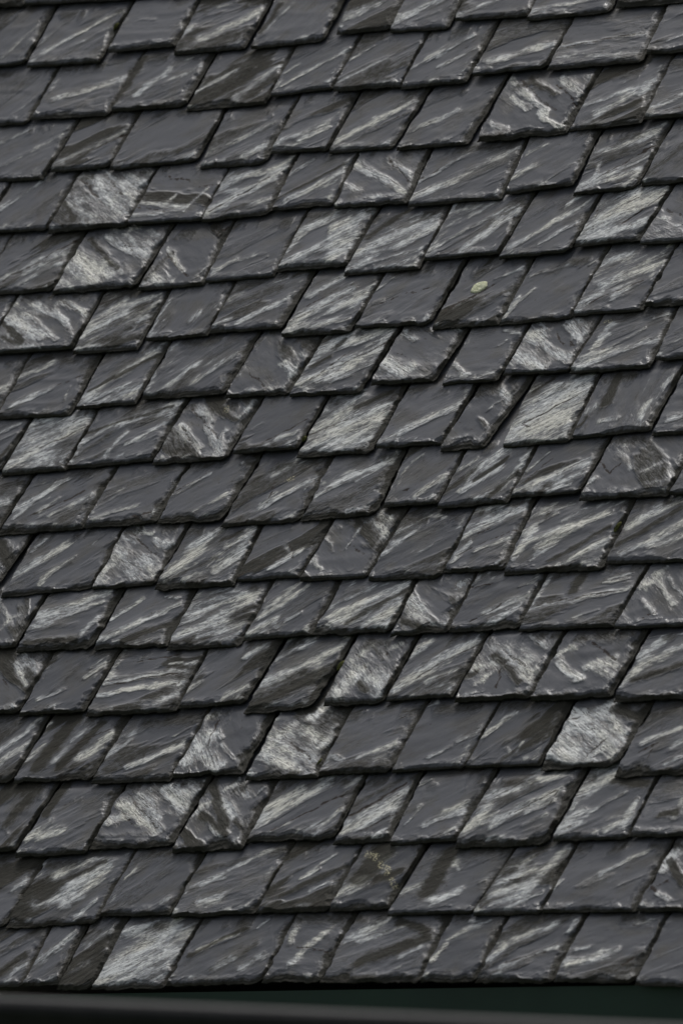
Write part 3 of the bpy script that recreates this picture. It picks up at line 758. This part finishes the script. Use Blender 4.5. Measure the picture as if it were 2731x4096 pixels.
LY = 0
for ci, sl in enumerate(laid):
    vis = [i for i, s in enumerate(sl) if s['vis']]
    for i, s in enumerate(sl):
        key = (ci, i); rnd = random.Random(ci*101+i)
        seed = 11+ci*23+i
        rough = ROUGH.get(key, rnd.choice([.25, .35, .45, .55]))
        thick = THICK.get(key, rnd.uniform(.0088, .0115))
        corner = CORNER.get(key, rnd.choice([0, 0, .004, .008, .012]))
        mk = s['marks']
        # grain direction: mean direction of the pale marks, axial
        bins = {}
        for q in mk:
            dx, dy = q[2]-q[0], q[3]-q[1]; L_ = math.hypot(dx, dy); a1 = math.atan2(dy, dx)
            if a1 > math.pi/2: a1 -= math.pi
            if a1 < -math.pi/2: a1 += math.pi
            k_ = 0 if a1 < -.3 else (1 if a1 < 1.0 else 2)
            w_, s_ = bins.get(k_, (0, 0)); wgt = L_*abs(q[5])*(1.0 if k_ < 2 else .4); bins[k_] = (w_+wgt, s_+a1*wgt)
        if bins:
            w_, s_ = max(bins.values()); gang = s_/w_
        else: gang = math.radians(20+rnd.uniform(-8, 8))
        s['cross'] = gang < -.35 or gang > 1.5
        if not mk and not s['vis']:
            c_ = ((s['bl'][0]+s['br'][0])/2, (s['bl'][1]+s['br'][1])/2)
            mk = [(c_[0]-.05, c_[1]+.04, c_[0]+.09, c_[1]+.11, .02, 5)]
        w_ = math.hypot(s['br'][0]-s['bl'][0], s['br'][1]-s['bl'][1])
        size = 'wide ' if w_ > .245 else ('narrow ' if w_ < .165 else '')
        pl = sum(math.hypot(q[2]-q[0], q[3]-q[1])*q[4]*q[5] for q in s['marks'] if q[5] > 0)/(w_*E)
        dk = sum(math.hypot(q[2]-q[0], q[3]-q[1])*q[4]*-q[5] for q in s['marks'] if q[5] < 0)/(w_*E)
        s['pl'], s['dk'] = pl, dk
        wash = min(.50, .08+pl*.38); film = rnd.choice([.0, .35, .6, .8])
        o = build_slate('roof_slate', s['bl'], s['br'], s['dr'], s['dl'], seed, thick, rough, mk, gang, corner, CORNER.get((ci, i, 'l'), 0), wash, film)
        s['obj'] = o
        # ---- label
        look = NOTES.get(key)
        if not look:
            if pl > .95: look = 'mostly pale slate'
            elif dk > .75: look = 'dark stained slate'
            elif s['cross']: look = 'slate with cross-slanting marks'
            elif pl > .45: look = 'slate with many streaks'
            elif pl > .15: look = 'grey slate, few pale streaks'
            else: look = 'plain grey slate'
            look = size + look
            if rough > .75: look += ', broken edge'
        if s['vis']:
            k = vis.index(i); nv = len(vis)
            if k == 0: pos = 'leftmost'
            elif k == nv-1: pos = 'rightmost'
            elif k < nv/2: pos = ORD[k]+' from left'
            else: pos = ORD[nv-1-k]+' from right'
        else: pos = 'just past the left end' if i < vis[0] else 'just past the right end'
        crs = ORD[ci]+' course from top' if ci < 16 else 'bottom course'
        tag(o, '%s, %s in %s' % (look, pos, crs), 'roof slate', 'slates laid in courses on the roof')

def slate_at(px, py):
    a, b = to_roof(px, py)
    for sl in laid:
        for s in sl:
            if poly_has(s, a, b): return s, a, b

# ------------------------------------------------------------------ lichen and moss
def blob(name, a, b, w, rx, ry, ang, mat, h=.002, seed=1, dome=True, parent=None):
    rs = random.Random(seed); vs = []; fs = []
    K, Rg = 56, 7
    vs.append((0, 0, h))
    for r in range(1, Rg+1):
        for k in range(K):
            t = 2*math.pi*k/K; f = r/Rg
            rad = f*(1+.14*(float(fbm(math.cos(t)*2.6+9, math.sin(t)*2.6+9, seed, 4))-.5)*2*f)
            z = h*(1-f**4 if not dome else 1-f*f) + (float(vnoise(k*.9, r*1.3, seed))-.5)*h*.7*(1 if r < Rg else 0)
            vs.append((math.cos(t)*rad*rx, math.sin(t)*rad*ry, z if r < Rg else -.002))
    for k in range(K): fs.append((0, 1+k, 1+(k+1) % K))
    for r in range(Rg-1):
        for k in range(K):
            p = 1+r*K; fs.append((p+k, p+K+k, p+K+(k+1) % K, p+(k+1) % K))
    fs.append(tuple(1+(Rg-1)*K+k for k in range(K))[::-1])
    o = mesh_obj(name, vs, fs, mat, None, True)
    o.location = roof_pt(a, b, w); o.rotation_euler = (Matrix.Rotation(TH, 4, 'X') @ Matrix.Rotation(ang, 4, 'Z')).to_euler()
    return o

def stick(o, slate):
    bpy.context.view_layer.update()
    o.parent = slate; o.matrix_parent_inverse = slate.matrix_world.inverted()

def surface_w(s, b):                      # height of a slate's face above the roof plane
    d = b-(s['bl'][1]+s['br'][1])/2
    return -TILT*d + .0095

px, py = src('R2', 653, 166)
s, a, b = slate_at(px, py)
pt = to_roof(px, py, .004)
lo = blob('lichen_patch', pt[0], pt[1], surface_w(s, pt[1])+.0034, .0225, .0185, math.radians(22), M_LICHEN, .0018, 5, False)
stick(lo, s['obj']); lo['label'] = 'round yellow-green lichen patch'
for (rg, x, y, rx, ry, lab) in [('L5', 1527, 182, .016, .007, 'olive moss clump in the joint beside the dark broken slate'),
                                ('L0', 522, 118, .012, .005, 'small moss clump between slates near the top left'),
                                ('L3', 1364, 287, .009, .006, 'tiny yellow moss clump on a slate corner near the centre'),
                                ('R4', 1272, 125, .020, .005, 'long thin moss clump in a joint near the right edge'),
                                ('L6', 1432, 60, .014, .004, 'thin mossy strip between slates low in the middle')]:
    q = to_roof(*src(rg, x, y))
    o = blob('moss_clump', q[0], q[1], .001, rx, ry, math.radians(80), M_MOSS, .005, int(x), True)
    tag(o, lab, 'moss', 'moss clumps growing in the slate joints')

# ------------------------------------------------------------------ the building under the slates
bpy.context.view_layer.update()
eave_b = min(min(s['bl'][1], s['br'][1]) for s in laid[16])
ex = roof_pt(0, eave_b)
house = bpy.data.objects.new('house', None); COL.objects.link(house); house.location = (0, 0, 0)
tag(house, 'dark green walled building carrying the slate roof, seen under the eaves', 'building')
def slab(name, quad, depth_dir, mat, parent):
    q = [np.array(v, float) for v in quad]; r = [v+depth_dir for v in q]
    return mesh_obj(name, q+r, [(0, 1, 2, 3), (7, 6, 5, 4), (0, 4, 5, 1), (1, 5, 6, 2), (2, 6, 7, 3), (3, 7, 4, 0)], mat, parent)
XL, XR, BT = -5.0, 5.0, 3.2
wd = -TILT*2.15*E-.004
slab('roof_deck', [roof_pt(XL, eave_b+.13, wd), roof_pt(XR, eave_b+.13, wd), roof_pt(XR, BT, wd), roof_pt(XL, BT, wd)], -NV*.025, M_WOOD, house)
ey, ez = ex[1], ex[2]
slab('wall', [(XL, ey+.30, 0), (XR, ey+.30, 0), (XR, ey+.30, ez-.02), (XL, ey+.30, ez-.02)], np.array([0, .3, 0]), M_GREEN, house)
slab('fascia', [(XL, ey+.021, ez-.34), (XR, ey+.021, ez-.34), (XR, ey+.021, ez+.008), (XL, ey+.021, ez+.008)], np.array([0, .022, 0]), M_GREEN, house)
slab('soffit', [(XL, ey+.074, ez-.33), (XR, ey+.074, ez-.33), (XR, ey+.298, ez-.33), (XL, ey+.298, ez-.33)], np.array([0, 0, .012]), M_GREEN, house)
rdg = roof_pt(0, BT, wd); by = 2*rdg[1]-ey-.3; bz = ez-.02
slab('back_wall', [(XL, by, 0), (XR, by, 0), (XR, by, bz), (XL, by, bz)], np.array([0, -.3, 0]), M_GREEN, house)
slab('back_roof', [(XL, rdg[1]+.002, rdg[2]), (XR, rdg[1]+.002, rdg[2]), (XR, by+.25, bz-.25), (XL, by+.25, bz-.25)], np.array([0, -.02, -.03]), M_WOOD, house)
for gx_, gd in ((XL, .2), (XR, -.2)):
    q = [(gx_+gd*.05, ey+.31, 0), (gx_+gd*.05, by-.31, 0), (gx_+gd*.05, by-.31, bz-.05), (gx_+gd*.05, rdg[1], rdg[2]-.3), (gx_+gd*.05, ey+.31, bz+.05)]
    q2 = [(x_+gd, y_, z_) for x_, y_, z_ in q]
    mesh_obj('gable', q+q2, [(0, 1, 2, 3, 4), (9, 8, 7, 6, 5), (0, 5, 6, 1), (1, 6, 7, 2), (2, 7, 8, 3), (3, 8, 9, 4), (4, 9, 5, 0)], M_GREEN, house)
# the covering beyond the photographed patch, one simple mesh
vs, fs = [], []
def plain_slab(a0, a1, b0, k):
    w1 = .0012; t = .008; L_ = 2.1*E
    c = [(a0, b0, w1), (a1, b0, w1), (a1+.01, b0+L_, w1-TILT*L_), (a0+.01, b0+L_, w1-TILT*L_)]
    n = len(vs)
    for q in c: vs.append(roof_pt(*q))
    for q in c: vs.append(roof_pt(q[0], q[1], q[2]+t))
    fs.extend([(n+3, n+2, n+1, n), (n+4, n+5, n+6, n+7), (n, n+1, n+5, n+4), (n+1, n+2, n+6, n+5), (n+2, n+3, n+7, n+6), (n+3, n, n+4, n+7)])
rg = random.Random(3)
for ci in range(-9, 17):
    if ci >= 0:
        b0 = laid[ci][0]['bl'][1]; l_end = laid[ci][0]['bl'][0]-.006; r_end = laid[ci][-1]['br'][0]+.006; b1 = laid[ci][-1]['br'][1]
    else:
        b0 = b1 = np.mean([s['br'][1] for s in laid[0]])-ci*E; l_end = r_end = 0.0
    x = l_end
    while x > XL+.3: w = rg.uniform(.17, .25); plain_slab(x-w, x-.004, b0+rg.uniform(-.004, .004), 0); x -= w
    x = r_end
    while x < XR-.3: w = rg.uniform(.17, .25); plain_slab(x+.004, x+w, b1+rg.uniform(-.004, .004), 0); x += w
M_METAL.node_tree.nodes['Principled BSDF'].inputs['Specular IOR Level'].default_value = .25
cov = mesh_obj('slate_covering', vs, fs, M_SLATE, house)

# ground
g = mesh_obj('ground', [(-300, -300, 0), (300, -300, 0), (300, 300, 0), (-300, 300, 0)], [(0, 1, 2, 3)], M_GRASS)
tag(g, kind='structure')

# ------------------------------------------------------------------ blurred gutter in front, low in the frame
def ray_point(px, py, dist):
    d = FW + (px-2731/2)/FPX*RT - (py-2048)/FPX*UP
    return CAM + d*dist
GD = D-8.0
ga_ = ray_point(-900, 3946, GD+.45); gb_ = ray_point(3600, 4134, GD-.45)
dirv = (gb_-ga_); Lg = np.linalg.norm(dirv); dirv /= Lg
side = np.cross(dirv, [0, 0, 1]); side /= np.linalg.norm(side); upv = np.cross(side, dirv)
if side @ FW > 0: side = -side              # side points to the camera
prof = []
for k in range(13):                          # rolled bead
    t = math.radians(200-k*25); prof.append((.020*math.cos(t), .020*math.sin(t)-.020))
RG = .075
for k in range(17):                          # half round trough, outside then inside
    t = math.radians(-k*180/16); prof.append((-RG+.012+RG*math.cos(t), -.030-(.045 if k > 12 else 0)*(k-12)/4+RG*math.sin(t)))
for k in range(17):
    t = math.radians(-180+k*180/16); prof.append((-RG+.012+(RG-.004)*math.cos(t), -.028-(.045 if k < 4 else 0)*(4-k)/4+(RG-.004)*math.sin(t)))
gut = bpy.data.objects.new('gutter', None); COL.objects.link(gut); gut.location = (ga_+gb_)/2
tag(gut, 'out-of-focus dark grey metal gutter crossing the foreground below the eaves', 'gutter')
def sweep(name, prof, parent, closed=True, a=ga_, b=gb_, seg=24):
    vs = []; fs = []; n = len(prof)
    for i in range(seg+1):
        c = a+(b-a)*i/seg - np.array(parent.location)
        for (s_, u_) in prof: vs.append(c+side*s_+upv*u_)
    for i in range(seg):
        for k in range(n if closed else n-1):
            p = i*n+k; q = i*n+(k+1) % n; fs.append((p, q, q+n, p+n))
    fs.append(tuple(range(n))); fs.append(tuple(seg*n+k for k in range(n))[::-1])
    return mesh_obj(name, vs, fs, M_METAL, parent, False)
sweep('bead', prof[:13], gut)
sweep('trough', prof[13:], gut)
